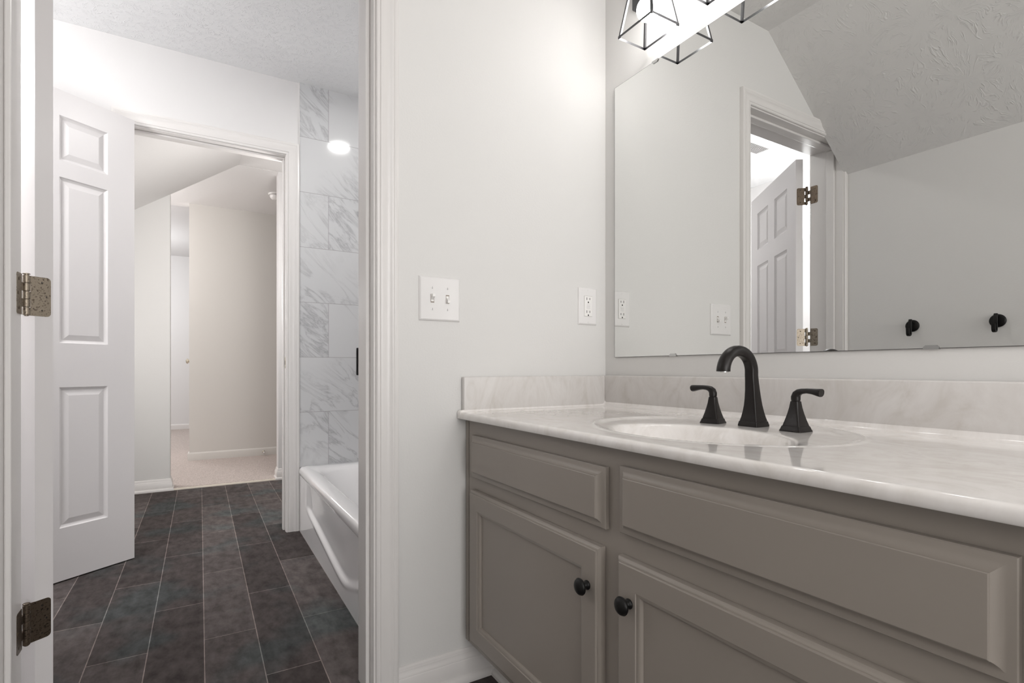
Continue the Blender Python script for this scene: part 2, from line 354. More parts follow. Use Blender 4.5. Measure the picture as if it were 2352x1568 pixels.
def nested(bm, mx, w, h, cells, face, depth, back):
    """door leaf in local (u across, v up, n out): slab with panels on both faces"""
    us = sorted({0, w} | {c[0] for c in cells} | {c[1] for c in cells}); vs = sorted({0, h} | {c[2] for c in cells} | {c[3] for c in cells})
    prof = [(0, 0), (0.004, -0.0045), (0.010, -0.0085), (0.013, -0.0095), (0.034, -0.0035), (0.036, -0.003)]
    b2 = bmesh.new()
    for sgn, n0 in ((1, 0.0), (-1, -depth)):
        for i in range(len(us) - 1):
            for j in range(len(vs) - 1):
                u0, u1, v0, v1 = us[i], us[i + 1], vs[j], vs[j + 1]
                cell = any(abs(c[0] - u0) < 1e-6 and abs(c[1] - u1) < 1e-6 and abs(c[2] - v0) < 1e-6 and abs(c[3] - v1) < 1e-6 for c in cells)
                inside = any(c[0] - 1e-6 <= u0 and u1 <= c[1] + 1e-6 and c[2] - 1e-6 <= v0 and v1 <= c[3] + 1e-6 for c in cells)
                def P(u, v, d): return (u, v, n0 + sgn * d)
                if not inside: quad(b2, [P(u0, v0, 0), P(u1, v0, 0), P(u1, v1, 0), P(u0, v1, 0)])
        for c in cells:
            L = [[P(c[0] + k, c[2] + k, d), P(c[1] - k, c[2] + k, d), P(c[1] - k, c[3] - k, d), P(c[0] + k, c[3] - k, d)] for k, d in prof]
            rings(b2, L, cap0=False)
    for (a, b_) in (((0, 0), (w, 0)), ((w, 0), (w, h)), ((w, h), (0, h)), ((0, h), (0, 0))):
        quad(b2, [(a[0], a[1], 0), (b_[0], b_[1], 0), (b_[0], b_[1], -depth), (a[0], a[1], -depth)])
    bmesh.ops.remove_doubles(b2, verts=b2.verts[:], dist=1e-5)
    merge(bm, b2, mx)
def basis(o, u, v, n):
    u, v, n = Vector(u), Vector(v), Vector(n)
    return Matrix(((u.x, v.x, n.x, o[0]), (u.y, v.y, n.y, o[1]), (u.z, v.z, n.z, o[2]), (0, 0, 0, 1)))
def rrect(w, h, r, seg=5):
    out = []
    for cx, cy, a0 in ((w - r, h - r, 0), (r, h - r, 90), (r, r, 180), (w - r, r, 270)):
        for k in range(seg + 1):
            a = math.radians(a0 + 90 * k / seg); out.append((cx + r * math.cos(a), cy + r * math.sin(a)))
    return out

# ------------------------------------------------------------------ dimensions
XL = -1.551            # left wall of the vanity room
T = 0.155              # thickness of the wall with the doorway
JL, JR, ZH = -1.530, -0.799, 2.0     # first doorway: jambs and head
YF = 1.745             # far wall of the bath
FL, FR, FZ = -1.487, -0.787, 2.079   # far doorway
YB = -4.20             # wall behind the camera
ZC = 2.36; XS = -0.93  # flat ceiling height, where the slope starts
CB = 2.495             # bath ceiling

# ------------------------------------------------------------------ setting: vanity room
bm = NB(); box(bm, -3.2, 0.9, YB - 0.1, 3.255, -0.06, 0.0)
struct('floor', bm, M['floor'], 'dark slate plank tile floor')
bm = NB()
for a in ((XL - 0.1, JL - 0.012, 0, 2.62), (JR + 0.012, 0.04, 0, 2.62)): box(bm, a[0], a[1], 0, T, a[2], a[3])
box(bm, JL - 0.012, JR + 0.012, 0, T, ZH + 0.012, 2.62)
struct('wall_back', bm, M['wall'], 'off-white wall with the doorway and switches')
bm = NB(); box(bm, 0, 0.1, YB, 0.0, 0, 2.62)
struct('wall_right', bm, M['wall'], 'off-white wall behind mirror and vanity')
bm = NB(); box(bm, XL - 0.1, XL, YB, 0.0, 0, 2.62)
struct('wall_left', bm, M['wall'], 'off-white low wall reflected in the mirror')
bm = NB(); box(bm, XL - 0.1, 0.1, YB - 0.1, YB, 0, 2.62)
struct('wall_front', bm, M['wall'], 'off-white wall facing the doorway wall')
SL = (ZC - 1.8554) / (XS - XL)
bm = NB()
extrude_poly(bm, [(0.1, YB - 0.1, ZC), (XS, YB - 0.1, ZC), (XL - 0.0, YB - 0.1, 1.8554), (XL - 0.1, YB - 0.1, 1.8554 - 0.1 * SL), (XL - 0.1, YB - 0.1, 2.0), (XS, YB - 0.1, ZC + 0.1), (0.1, YB - 0.1, ZC + 0.1)], (0, -YB + 0.1, 0))
struct('ceiling', bm, M['ceiling'], 'stomp textured white ceiling sloping down over the low wall')

def cut_slope(bm):
    g = bm.verts[:] + bm.edges[:] + bm.faces[:]
    r = bmesh.ops.bisect_plane(bm, geom=g, dist=1e-6, plane_co=(XL, 0, 1.8554), plane_no=Vector((-SL, 0, 1)).normalized(), clear_outer=True)
    es = [e for e in r['geom_cut'] if isinstance(e, bmesh.types.BMEdge)]
    if es: bmesh.ops.holes_fill(bm, edges=es, sides=0)
bm = NB()
casing(bm, JL + 0.0 - 0.005, JR + 0.005, ZH + 0.005, 0.0, -1, CAS, left_max=0.0165)
cut_slope(bm)
trim1 = struct('trim_1', bm, M['trim'], 'white moulded casing and jamb of the near doorway', smooth=True, angle=35)
bm = NB()
box(bm, JL - 0.012, JL, 0.0, T, 0, ZH); box(bm, JR, JR + 0.012, 0.0, T, 0, ZH); box(bm, JL - 0.012, JR + 0.012, 0.0, T, ZH, ZH + 0.012)
obj('jamb', bm, M['trim'], trim1)
bm = NB()   # door stops with rounded front edges
box(bm, JL, JL + 0.011, 0.036, 0.076, 0, ZH - 0.011, 0.003); box(bm, JR - 0.011, JR, 0.036, 0.076, 0, ZH - 0.011, 0.003); box(bm, JL, JR, 0.036, 0.076, ZH - 0.011, ZH, 0.003)
obj('door_stop_strip', bm, M['trim'], trim1)
bm = NB()
casing(bm, JL - 0.005, JR + 0.005, ZH + 0.005, T, 1, CAS)
obj('back_casing', bm, M['trim'], trim1, smooth=True, angle=35)

bm = NB(); baseboard(bm, (-0.7365, 0, 0), (-0.4455, 0, 0), (0, -1, 0), baseprof(0.091))
struct('baseboard_back', bm, M['trim'], 'white moulded baseboard with shoe between casing and vanity', smooth=True, angle=35)
bm = NB(); baseboard(bm, (XL, YB, 0), (XL, -0.02, 0), (1, 0, 0), baseprof(0.091))
struct('baseboard_left', bm, M['trim'], 'white moulded baseboard on the low wall', smooth=True, angle=35)

# ------------------------------------------------------------------ setting: bath beyond the near doorway
bm = NB()
for a in ((-3.0, FL - 0.012, 0, 2.62), (FR + 0.012, 0.14, 0, 2.62)): box(bm, a[0], a[1], YF, YF + 0.115, a[2], a[3])
box(bm, FL - 0.012, FR + 0.012, YF, YF + 0.115, FZ + 0.012, 2.62)
struct('wall_far', bm, M['wall_bath'], 'white wall around the far doorway')
bm = NB(); box(bm, -3.1, -3.0, T, YF, 0, 2.62); struct('wall_bath_left', bm, M['wall_bath'], 'white left wall of the bath room')
bm = NB(); box(bm, 0.04, 0.14, T, YF, 0, 2.62); struct('wall_bath_right', bm, M['wall_bath'], 'wall along the far side of the tub')
bm = NB(); box(bm, -3.0, XL - 0.1, T - 0.05, T, 0, 2.62); struct('wall_bath_back', bm, M['wall_bath'], 'wall of the bath beside the near doorway')
bm = NB(); box(bm, -3.1, 0.14, T - 0.05, YF + 0.05, CB, CB + 0.08); struct('ceiling_bath', bm, M['ceiling_bath'], 'stomp textured white bath ceiling')
bm = NB(); box(bm, -0.7165, 0.03, YF - 0.011, YF, 0.352, CB)
struct('wall_tile_end', bm, M['tile'], 'grey veined marble tile wall at the end of the tub')
bm = NB(); box(bm, 0.029, 0.04, T, YF - 0.011, 0.352, CB)
struct('wall_tile_side', bm, M['tile_side'], 'grey veined marble tile wall along the tub')
bm = NB(); box(bm, -0.7195, -0.7165, YF - 0.0125, YF, 0.0, CB)
struct('trim_3', bm, M['trim'], 'thin white edge strip where the marble tile stops')

CASF = [(d * 1.12, h) for d, h in CAS]
bm = NB(); casing(bm, FL - 0.004, FR + 0.0025, FZ + 0.004, YF, -1, CASF)
trim2 = struct('trim_2', bm, M['trim'], 'white moulded casing and jamb of the far doorway', smooth=True, angle=35)
bm = NB()
box(bm, FL - 0.012, FL, YF, YF + 0.115, 0, FZ); box(bm, FR, FR + 0.012, YF, YF + 0.115, 0, FZ); box(bm, FL - 0.012, FR + 0.012, YF, YF + 0.115, FZ, FZ + 0.012)
obj('jamb', bm, M['trim'], trim2)
bm = NB()
box(bm, FL, FL + 0.010, YF + 0.04, YF + 0.075, 0, FZ - 0.01, 0.003); box(bm, FR - 0.010, FR, YF + 0.04, YF + 0.075, 0, FZ - 0.01, 0.003); box(bm, FL, FR, YF + 0.04, YF + 0.075, FZ - 0.010, FZ, 0.003)
obj('door_stop_strip', bm, M['trim'], trim2)
bm = NB(); extrude_poly(bm, [(FR - 0.0015, YF + 0.006 + a, 0.903 + b) for a, b in rrect(0.026, 0.062, 0.012)], (0.0025, 0, 0))
sp = obj('strike_plate', bm, M['brass'], trim2)
bm = NB(); box(bm, FR - 0.0022, FR - 0.001, YF + 0.013, YF + 0.024, 0.922, 0.946)
obj('latch_hole', bm, M['slot'], sp)

# ------------------------------------------------------------------ setting: passage, hall and bedroom beyond
def slope2(x): return 2.0256 + (x + 1.6295) * 0.687
XR = -0.93; CP = slope2(XR)
bm = NB(); extrude_poly(bm, [(-2.5, 3.26, 0), (-1.384, 3.26, 0), (-1.384, 3.26, slope2(-1.384) + .02), (-2.5, 3.26, slope2(-2.5) + .02)], (0, 0.115, 0))
struct('wall_passage_far', bm, M['wall'], 'off-white wall segment under the sloped ceiling')
bm = NB(); box(bm, -0.645, 0.9, 3.26, 3.375, 0, 2.6); struct('wall_passage_right', bm, M['wall_bath'], 'narrow white wall end right of the opening')
bm = NB(); box(bm, -2.6, -2.5, YF + 0.115, 3.375, 0, 2.6); struct('wall_passage_left', bm, M['wall'], 'left wall of the passage')
bm = NB(); box(bm, 0.9, 1.0, YF, 8.0, 0, 2.7); struct('wall_passage_side', bm, M['wall_hall'], 'right wall of passage and hall')
bm = NB()
extrude_poly(bm, [(-2.6, YF + 0.1, slope2(-2.6)), (XR, YF + 0.1, CP), (1.0, YF + 0.1, CP), (1.0, YF + 0.1, CP + 0.08), (XR, YF + 0.1, CP + 0.08), (-2.6, YF + 0.1, slope2(-2.6) + 0.08)], (0, 3.262 - YF - 0.1, 0))
struct('ceiling_passage', bm, M['ceiling_hall'], 'stomp textured sloped ceiling of the passage')
bm = NB(); box(bm, -4.0, 1.0, 3.262, 4.72, 2.502, 2.58); struct('ceiling_hall', bm, M['ceiling_hall'], 'stomp textured hall ceiling')
bm = NB(); box(bm, -4.0, 1.0, 4.72, 8.1, 2.56, 2.64); struct('ceiling_bedroom', bm, M['wall_bath'], 'bright ceiling of the room past the hall')
bm = NB(); box(bm, -1.283, 1.0, 4.57, 4.685, 0, 2.56); struct('wall_hall', bm, M['wall_hall'], 'beige hall wall facing the doorway')
bm = NB(); box(bm, -4.0, 1.0, 7.75, 7.85, 0, 2.6); struct('wall_bedroom', bm, M['wall_bath'], 'bright white wall at the very end')
bm = NB(); box(bm, -4.1, -4.0, 3.2, 7.85, 0, 2.6); struct('wall_hall_left', bm, M['wall_bath'], 'left wall of hall')
bm = NB(); box(bm, -4.0, -2.5, 3.26, 3.375, 0, 2.6); struct('wall_hall_near', bm, M['wall_bath'], 'near wall of hall')
bm = NB(); box(bm, -4.0, 1.0, 3.262, 7.75, -0.05, 0.014)
struct('floor_hall', bm, M['carpet'], 'pale beige cut pile carpet')
bm = NB(); extrude_poly(bm, [(-1.37, 3.244, 0), (-1.37, 3.268, 0), (-1.37, 3.266, 0.010), (-1.37, 3.254, 0.013), (-1.37, 3.246, 0.008)], (0.735, 0, 0))
struct('trim_4', bm, M['threshold'], 'thin cream threshold strip between tile and carpet')
bp_ = baseprof(0.088)
bm = NB(); baseboard_corner(bm, [(-2.5, 3.26, 0), (-1.384, 3.26, 0), (-1.384, 3.375, 0)], [(0, -1, 0), (1, 0, 0)], bp_)
struct('baseboard_passage', bm, M['trim'], 'white moulded baseboard wrapping the wall end by the carpet', smooth=True, angle=35)
bm = NB(); baseboard_corner(bm, [(0.9, 3.26, 0), (-0.645, 3.26, 0), (-0.645, 3.375, 0)], [(0, -1, 0), (-1, 0, 0)], bp_)
struct('baseboard_right', bm, M['trim'], 'white moulded baseboard right of the carpeted opening', smooth=True, angle=35)
hp = [(0, 0), (0.013, 0), (0.013, 0.062), (0.010, 0.070), (0.004, 0.076), (0, 0.078)]
bm = NB(); baseboard_corner(bm, [(0.9, 4.57, 0), (-1.283, 4.57, 0), (-1.283, 4.685, 0)], [(0, -1, 0), (-1, 0, 0)], hp, 0.012)
struct('baseboard_hall', bm, M['wall_hall'], 'plain beige baseboard of the hall wall', smooth=True, angle=35)
bm = NB(); baseboard(bm, (-4, 7.75, 0), (0.9, 7.75, 0), (0, -1, 0), hp, 0.012)
struct('baseboard_bedroom', bm, M['trim'], 'white baseboard at the very end')

# ------------------------------------------------------------------ doors
PAN = lambda wd, k: [(0.115 * k, wd / 2 - 0.05 * k, z0, z1) for z0, z1 in ()]
def leaf_cells(wd, rows):
    a, b = 0.1155, wd / 2 - 0.050
    c = []
    for z0, z1 in rows: c += [(a, b, z0, z1), (wd - b, wd - a, z0, z1)]
    return c
def make_door(name, pin, ang, wd, ht, rows, z0, label, flip):
    """leaf hinged at pin, ang = direction of the leaf in degrees; flip=+1: thickness lies to the right of the direction"""
    a = math.radians(ang); u = Vector((math.cos(a), math.sin(a), 0)); n = Vector((math.sin(a), -math.cos(a), 0)) * flip
    mx = basis((pin[0], pin[1], z0), u, (0, 0, 1), -n)
    bm = NB(); nested(bm, mx, wd, ht, leaf_cells(wd, rows), 1, 0.035, None)
    o = obj(name, bm, M['door']); tag(o, label, 'door', kind='structure'); return o, u, n
PIN = Vector((-1.5255, 0.1755, 0))
A1 = 128.0
u1 = Vector((math.cos(math.radians(A1)), math.sin(math.radians(A1)), 0)); n1 = Vector((math.sin(math.radians(A1)), -math.cos(math.radians(A1)), 0))
P1 = PIN + u1 * 0.0031 + n1 * 0.0171
rows1 = [(0.21, 0.79), (0.97, 1.545), (1.645, 1.875)]
door1, u1, n1 = make_door('door_1', P1, A1, 0.705, 1.985, rows1, 0.006, 'white six-panel door with worn hinges opened back from the near doorway', 1)
rows2 = [(0.222, 0.8165), (1.0035, 1.7035), (1.774, 1.963)]
door2, u2, n2 = make_door('door_2', (-1.4815, 1.6985, 0), 217.1, 0.705, 2.070, rows2, 0.006, 'white six-panel door standing open in front of the far doorway', -1)
door3, u3, n3 = make_door('door_3', (-1.262, 4.70, 0), 90.0, 0.70, 2.03, rows2[:2] + [(1.774, 1.93)], 0.02, 'white door with round knob beyond the hall wall', 1)
bm = NB()
lathe(bm, (-1.262, 5.33, 0.985), (-1, 0, 0), [(0, 0.026), (0.004, 0.026), (0.007, 0.012), (0.03, 0.010), (0.036, 0.02), (0.046, 0.027), (0.056, 0.026), (0.063, 0.016), (0.065, 0)])
obj('door_knob', bm, M['brass'], door3, smooth=True)

def screw(p, n, r=0.0038):
    bm = NB(); lathe(bm, p, n, [(-0.0005, r), (0.0006, r), (0.0009, r * 0.7), (0.0009, 0)], 16)
    a, u, v = frame_axes(n); p = Vector(p)
    return bm, p + a * 0.00095, u, v
def make_hinge(z, m):
    hh = 0.0445
    bm = NB()
    for k in range(5):
        za = z - hh + k * 0.0178 + 0.0005; zb = za + 0.0168
        lathe(bm, (PIN.x, PIN.y, za), (0, 0, 1), [(0, 0.0058), (0.0006, 0.0066), (zb - za - 0.0006, 0.0066), (zb - za, 0.0058)], 18)
    lathe(bm, (PIN.x, PIN.y, z - hh - 0.002), (0, 0, 1), [(0, 0.003), (0.001, 0.0045), (0.093, 0.0045), (0.0932, 0.0068), (0.0945, 0.0068), (0.0958, 0.0045)], 18)
    # door leaf on the door's hinge edge: runs from the pin along n1, faces -u1
    def plate(o, e, nn, ln):
        pts = []
        for a, b in rrect(ln, 2 * hh, 0.008): 
            pts.append(Vector(o) + e * (max(a, 0.0)) + Vector((0, 0, z - hh + b)))
        # square inner corners next to the knuckle
        extrude_poly(bm, pts, nn * 0.0022)
    for k, (za, zb) in enumerate(()): pass
    eo = PIN + u1 * 0.0024
    ln = 0.0385
    b0 = Vector((0, 0, z - hh))
    LW = 0.0475
    pts = [eo + n1 * a + b0 + Vector((0, 0, b)) for a, b in ([(0.0095, 0)] + [(LW - 0.008 + 0.008 * math.sin(math.radians(t)), 0.008 - 0.008 * math.cos(math.radians(t))) for t in range(0, 91, 15)] + [(LW - 0.008 + 0.008 * math.cos(math.radians(t)), 2 * hh - 0.008 + 0.008 * math.sin(math.radians(t))) for t in range(0, 91, 15)] + [(0.0095, 2 * hh)])]
    extrude_poly(bm, pts, u1 * 0.0022)
    for k in (0, 2, 4):
        za = z - hh + k * 0.0178
        extrude_poly(bm, [eo + n1 * a + Vector((0, 0, zz)) for a, zz in ((0.0, za), (0.0096, za), (0.0096, za + 0.0178), (0.0, za + 0.0178))], u1 * 0.0022)
    # jamb leaf
    jx = JL - 0.001
    pts = [(jx, T + 0.002 - a, z - hh + b) for a, b in ([(0.0, 0)] + [(0.036 - 0.008 + 0.008 * math.sin(math.radians(t)), 0.008 - 0.008 * math.cos(math.radians(t))) for t in range(0, 91, 15)] + [(0.036 - 0.008 + 0.008 * math.cos(math.radians(t)), 2 * hh - 0.008 + 0.008 * math.sin(math.radians(t))) for t in range(0, 91, 15)] + [(0.0, 2 * hh)])]
    extrude_poly(bm, pts, (0.0022, 0, 0))
    for k in (1, 3):
        za = z - hh + k * 0.0178
        box(bm, jx, jx + 0.0022, T, PIN.y, za, za + 0.0178)
    h = obj('hinge', bm, m, door1, smooth=True, angle=35)
    for a, b in ((0.0295, 0.013), (0.0385, 0.0445), (0.0295, 0.076)):
        p = eo + n1 * a + b0 + Vector((0, 0, b))
        s, c, su, sv = screw(p, -u1)
        so = obj('screw', s, m, h, smooth=True)
        bm2 = NB()
        for d, e in ((su, sv), (sv, su)): extrude_poly(bm2, [c + d * 0.0022 + e * 0.0005, c - d * 0.0022 + e * 0.0005, c - d * 0.0022 - e * 0.0005, c + d * 0.0022 - e * 0.0005], -u1 * 0.0002)
        sl = obj('screw_slot', bm2, M['slot'], h)
    for a, b in ((0.022, 0.013), (0.029, 0.0445), (0.022, 0.076)):
        s, c, su, sv = screw((jx + 0.0022, T + 0.002 - a, z - hh + b), (1, 0, 0))
        obj('screw', s, M['hinge_dark'], h, smooth=True)
    return h
make_hinge(1.7960, M['hinge_dark']); make_hinge(1.0640, M['hinge_light']); make_hinge(0.3305, M['hinge_dark'])

# ------------------------------------------------------------------ vanity cabinet
VEND = -1.80
van = tag(empty('vanity_cabinet', (-0.265, -0.9, 0)), 'greige painted vanity cabinet with black knobs below the pale countertop', 'cabinet')
bm = NB()
XFR = -0.530
box(bm, XFR, XFR + 0.02, VEND, -0.0245, 0.118, 0.7575)
box(bm, XFR + 0.02, -0.012, -0.020, -0.004, 0.118, 0.7575); box(bm, XFR + 0.02, -0.012, VEND, VEND + 0.016, 0.118, 0.7575)
box(bm, -0.014, -0.004, VEND, -0.004, 0.118, 0.60); box(bm, XFR + 0.02, -0.012, VEND, -0.004, 0.118, 0.134)
box(bm, XFR - 0.0005, XFR + 0.019, -0.0212, -0.0035, 0.118, 0.757)
obj('cabinet_body', bm, M['cab'], van)
bm = NB(); box(bm, -0.4455, -0.43, VEND, -0.004, 0.0, 0.118)
extrude_poly(bm, [(-0.4455, -0.023, 0), (-0.458, -0.023, 0), (-0.457, -0.023, 0.008), (-0.452, -0.023, 0.0145), (-0.4455, -0.023, 0.017)], (0, VEND + 0.03, 0))
o = obj('toe_kick', bm, M['trim'], van)
o['label'] = 'pale painted toe kick board'
DF = [(0, XFR - 0.0008), (0, -0.5395), (0.0012, -0.5405), (0.008, -0.5412), (0.0125, -0.5430), (0.0160, -0.5462), (0.0180, -0.5492), (0.0182, -0.5505), (0.0195, -0.5512), (0.0205, -0.5512)]
def drawer(y0, y1, z0, z1):
    bm = NB(); stepped(bm, y0, y1, z0, z1, DF); return obj('drawer_front', bm, M['cab'], van, smooth=True, angle=22)
drawer(-0.6235, -0.0605, 0.5985, 0.7155)
drawer(-1.2010, -0.6620, 0.6040, 0.7245)
drawer(-1.7650, -1.2330, 0.6040, 0.7245)
DO = [(0, XFR - 0.0008), (0, -0.5385), (0.0008, -0.5415), (0.0030, -0.5440), (0.0062, -0.5462), (0.0075, -0.5465), (0.0082, -0.5480), (0.0100, -0.5490), (0.0500, -0.5490), (0.0512, -0.5470), (0.0545, -0.5462), (0.0585, -0.5440), (0.0600, -0.5415), (0.0604, -0.5390), (0.0616, -0.5390)]
def cdoor(y0, y1, z0, z1, ky, kz):
    bm = NB(); stepped(bm, y0, y1, z0, z1, DO); d = obj('cabinet_door', bm, M['cab'], van, smooth=True, angle=22)
    bm = NB()
    lathe(bm, (-0.5489, ky, kz), (-1, 0, 0), [(0, 0.0088), (0.0015, 0.0092), (0.0035, 0.0086), (0.0055, 0.0065), (0.008, 0.0048), (0.0115, 0.0046), (0.0140, 0.0065), (0.0158, 0.0125), (0.0166, 0.0158), (0.0185, 0.0164), (0.0195, 0.0152), (0.0198, 0.0156), (0.0215, 0.0150), (0.0238, 0.0125), (0.0256, 0.0080), (0.0264, 0.0035), (0.0265, 0)], 32)
    k = obj('knob', bm, M['black'], d, smooth=True, angle=50); k['label'] = 'round black mushroom knob'
cdoor(-0.6135, -0.0580, 0.1400, 0.5630, -0.5810, 0.4820)
cdoor(-1.2010, -0.6600, 0.1400, 0.5630, -0.6960, 0.4895)
cdoor(-1.7650, -1.2330, 0.1400, 0.5630, -1.7300, 0.4895)

# ------------------------------------------------------------------ countertop with moulded bowl
ct = tag(empty('countertop', (-0.28, -0.9, 0.757)), 'off-white marbled vanity countertop with moulded oval sink bowl and low splashes', 'countertop')
XFc, ZT, ZB = -0.558, 0.7765, 0.7575
BC = (-0.350, -0.668, 0.134, 0.192); OC = (-0.272, -0.650, 0.222, 0.270)
def sstep(a, b, x):
    t = min(1, max(0, (x - a) / (b - a))); return t * t * (3 - 2 * t)
def ctz(x, y):
    z = ZT
    d = x - XFc; r = 0.0085
    if d < r: z -= r - math.sqrt(max(0, r * r - (r - d) ** 2))
    e = (-0.0195) - x; r = 0.013
    if e < r: e = max(e, 0); z += r - math.sqrt(max(0, r * r - (r - e) ** 2))
    e = (-0.0195) - y; r = 0.006
    if e < r: e = max(e, 0); z += r - math.sqrt(max(0, r * r - (r - e) ** 2))
    ro = math.hypot((x - OC[0]) / OC[2], (y - OC[1]) / OC[3])
    z -= 0.0035 * (1 - sstep(0.93, 1.0, ro))
    z += 0.0016 * math.exp(-((ro - 1.015) / 0.018) ** 2)
    rb = math.hypot((x - BC[0]) / BC[2], (y - BC[1]) / BC[3])
    s = 0.115 * (1 - rb ** 3.0) if rb < 2 else -1
    z -= 0.5 * (s + math.sqrt(s * s + 0.010 ** 2)) if rb < 2 else 0
    return z
bm = NB()
xs = [XFc + 0.0085 * (1 - math.cos(PI / 2 * k / 5)) for k in range(5)]
x = XFc + 0.0085
while x < -0.034: xs.append(x); x += 0.0048
xs += [-0.0325 + 0.013 * k / 6 for k in range(7)] + [-0.004]
ys = [-0.0035, -0.0195, -0.021, -0.0225, -0.0255]
y = -0.030
while y > -0.99: ys.append(y); y -= 0.005
while y > VEND + 0.01: ys.append(y); y -= 0.02
ys.append(VEND)
V = [[bm.verts.new((x, y, ctz(x, y))) for y in ys] for x in xs]
for i in range(len(xs) - 1):
    for j in range(len(ys) - 1): bm.faces.new((V[i][j], V[i][j + 1], V[i + 1][j + 1], V[i + 1][j]))
lo = [bm.verts.new((XFc + 0.0015, y, ZB)) for y in ys]; mid = [bm.verts.new((XFc, y, ZB + 0.0015)) for y in ys]
bk = [bm.verts.new((-0.004, y, ZB)) for y in ys]
for j in range(len(ys) - 1):
    bm.faces.new((V[0][j], mid[j], mid[j + 1], V[0][j + 1])); bm.faces.new((mid[j], lo[j], lo[j + 1], mid[j + 1])); 
bm.faces.new([V[i][0] for i in range(len(xs))] + [bk[0], lo[0], mid[0]])
bm.faces.new([V[i][-1] for i in range(len(xs))][::-1] + [mid[-1], lo[-1], bk[-1]])
obj('countertop_slab', bm, M['counter'], ct, smooth=True, angle=60)
bm = NB(); box(bm, -0.0195, -0.001, VEND, -0.001, 0.772, 0.8785, 0.004, 3)
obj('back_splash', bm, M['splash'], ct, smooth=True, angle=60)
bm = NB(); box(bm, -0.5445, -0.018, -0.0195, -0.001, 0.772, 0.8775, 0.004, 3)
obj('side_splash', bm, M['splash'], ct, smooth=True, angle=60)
bm = NB(); lathe(bm, (BC[0], BC[1], 0.664), (0, 0, 1), [(0, 0.024), (0.002, 0.024), (0.003, 0.021), (0.002, 0.016), (0.004, 0.014), (0.005, 0.010), (0.0052, 0)])
obj('drain', bm, M['bronze_black'], ct, smooth=True)

# ------------------------------------------------------------------ faucet
FY = -0.652; FX = -0.136; 
def seat(x, y, h):   # highest point of the counter under a square foot
    return max(ctz(x + a * h, y + b * h) for a in (-1, -.5, 0, .5, 1) for b in (-1, -.5, 0, .5, 1)) + 0.0003
FZ0 = seat(FX, FY, 0.0245)
fa = tag(empty('faucet', (FX, FY, FZ0)), 'black widespread faucet with arched spout and two lever handles behind the sink', 'faucet')
bm = NB()
path = []; secs = []
def addp(x, z, tx, tz, hw, hh, ne): path.append(((x, FY, z), (tx, 0, tz), (0, 1, 0))); secs.append((hw, hh, ne))
H = FZ0
for z, h, ne in ((0, 0.0240, 14), (0.002, 0.0242, 14), (0.0105, 0.0222, 14), (0.0112, 0.0210, 14), (0.0125, 0.0210, 14), (0.020, 0.0190, 12), (0.032, 0.0168, 10), (0.046, 0.0148, 8), (0.062, 0.0133, 7), (0.080, 0.0122, 6), (0.098, 0.0116, 5), (0.112, 0.0114, 4.5)):
    addp(FX - 0.007 * min(1, z / 0.11) ** 2, H + z, 0, 1, h, h, ne)
R = 0.0480; cxs = FX - 0.007 - R; czs = 0.8935
for k in range(0, 21):
    a = PI * k / 20 * 0.985
    f_ = k / 20
    hw = 0.0116 + 0.0026 * f_ ** 2; hh = 0.0114 + 0.0018 * f_ ** 2
    addp(cxs + R * math.cos(a), czs + R * math.sin(a) * 0.95, -math.sin(a), math.cos(a), hw, hh, 4.2 - 2.0 * min(1, f_ * 1.6))
xe, ze = path[-1][0][0], path[-1][0][2]
addp(xe, ze - 0.001, -0.02, -1, 0.0140, 0.0130, 2.2)
sweep(bm, path, lambda k: superell(*secs[k], n=40))
spout = obj('spout', bm, M['bronze_black'], fa, smooth=True, angle=28)
bm = NB(); lathe(bm, (xe, FY, ze - 0.0002), (0.0, 0, -1), [(0, 0.0105), (0.0022, 0.0105), (0.0024, 0.0085), (0.0014, 0.008), (0.0014, 0.005), (0.002, 0.0048), (0.002, 0.0025), (0.0012, 0.002), (0.0012, 0)], 24)
obj('aerator', bm, M['chrome'], spout, smooth=True)
def handle(y, sgn, xc, rot):
    z0 = seat(xc, y, 0.028)
    bm = NB(); L = []
    for z, h, ne in ((0, 0.0232, 12), (0.0015, 0.0232, 12), (0.0035, 0.0220, 12), (0.009, 0.0202, 12), (0.0108, 0.0192, 12), (0.0112, 0.0184, 12), (0.014, 0.0178, 11), (0.024, 0.0150, 9), (0.036, 0.0122, 7), (0.048, 0.0100, 5), (0.0605, 0.0086, 3.5), (0.0612, 0.0078, 2.2), (0.0622, 0.0084, 2), (0.067, 0.0085, 2)):
        c, s = math.cos(rot), math.sin(rot)
        L.append([(xc + a * c - b * s, y + a * s + b * c, z0 + z) for a, b in superell(h, h, ne, 40)])
    rings(bm, L)
    b = obj('handle', bm, M['bronze_black'], fa, smooth=True, angle=28)
    bm = NB(); pts = []
    P = [(0, 0.064, 0, 1, 0.0085, 0.0085), (0, 0.070, 0.1, 1, 0.0086, 0.0086), (0.0022, 0.0755, 0.6, 0.8, 0.0086, 0.0080), (0.0070, 0.0795, 1, 0.42, 0.0082, 0.0068), (0.014, 0.0818, 1, 0.16, 0.0076, 0.0056), (0.025, 0.0828, 1, 0.0, 0.0078, 0.0052), (0.037, 0.0820, 1, -0.1, 0.0088, 0.0060), (0.047, 0.0806, 1, -0.14, 0.0098, 0.0074), (0.0535, 0.0798, 1, -0.14, 0.0102, 0.0082), (0.0547, 0.0797, 1, -0.14, 0.0096, 0.0076)]
    pa = [((xc - 0.10 * d, y + sgn * d, z0 + z), (0, sgn * td, tz), (1, 0, 0)) for d, z, td, tz, _, _ in P]
    sweep(bm, pa, lambda k: superell(P[k][4], P[k][5], 2.3, 28))
    obj('lever', bm, M['bronze_black'], b, smooth=True, angle=40)
handle(-0.5600, 1, -0.155, 0.22)
handle(-0.7560, -1, -0.149, -0.03)

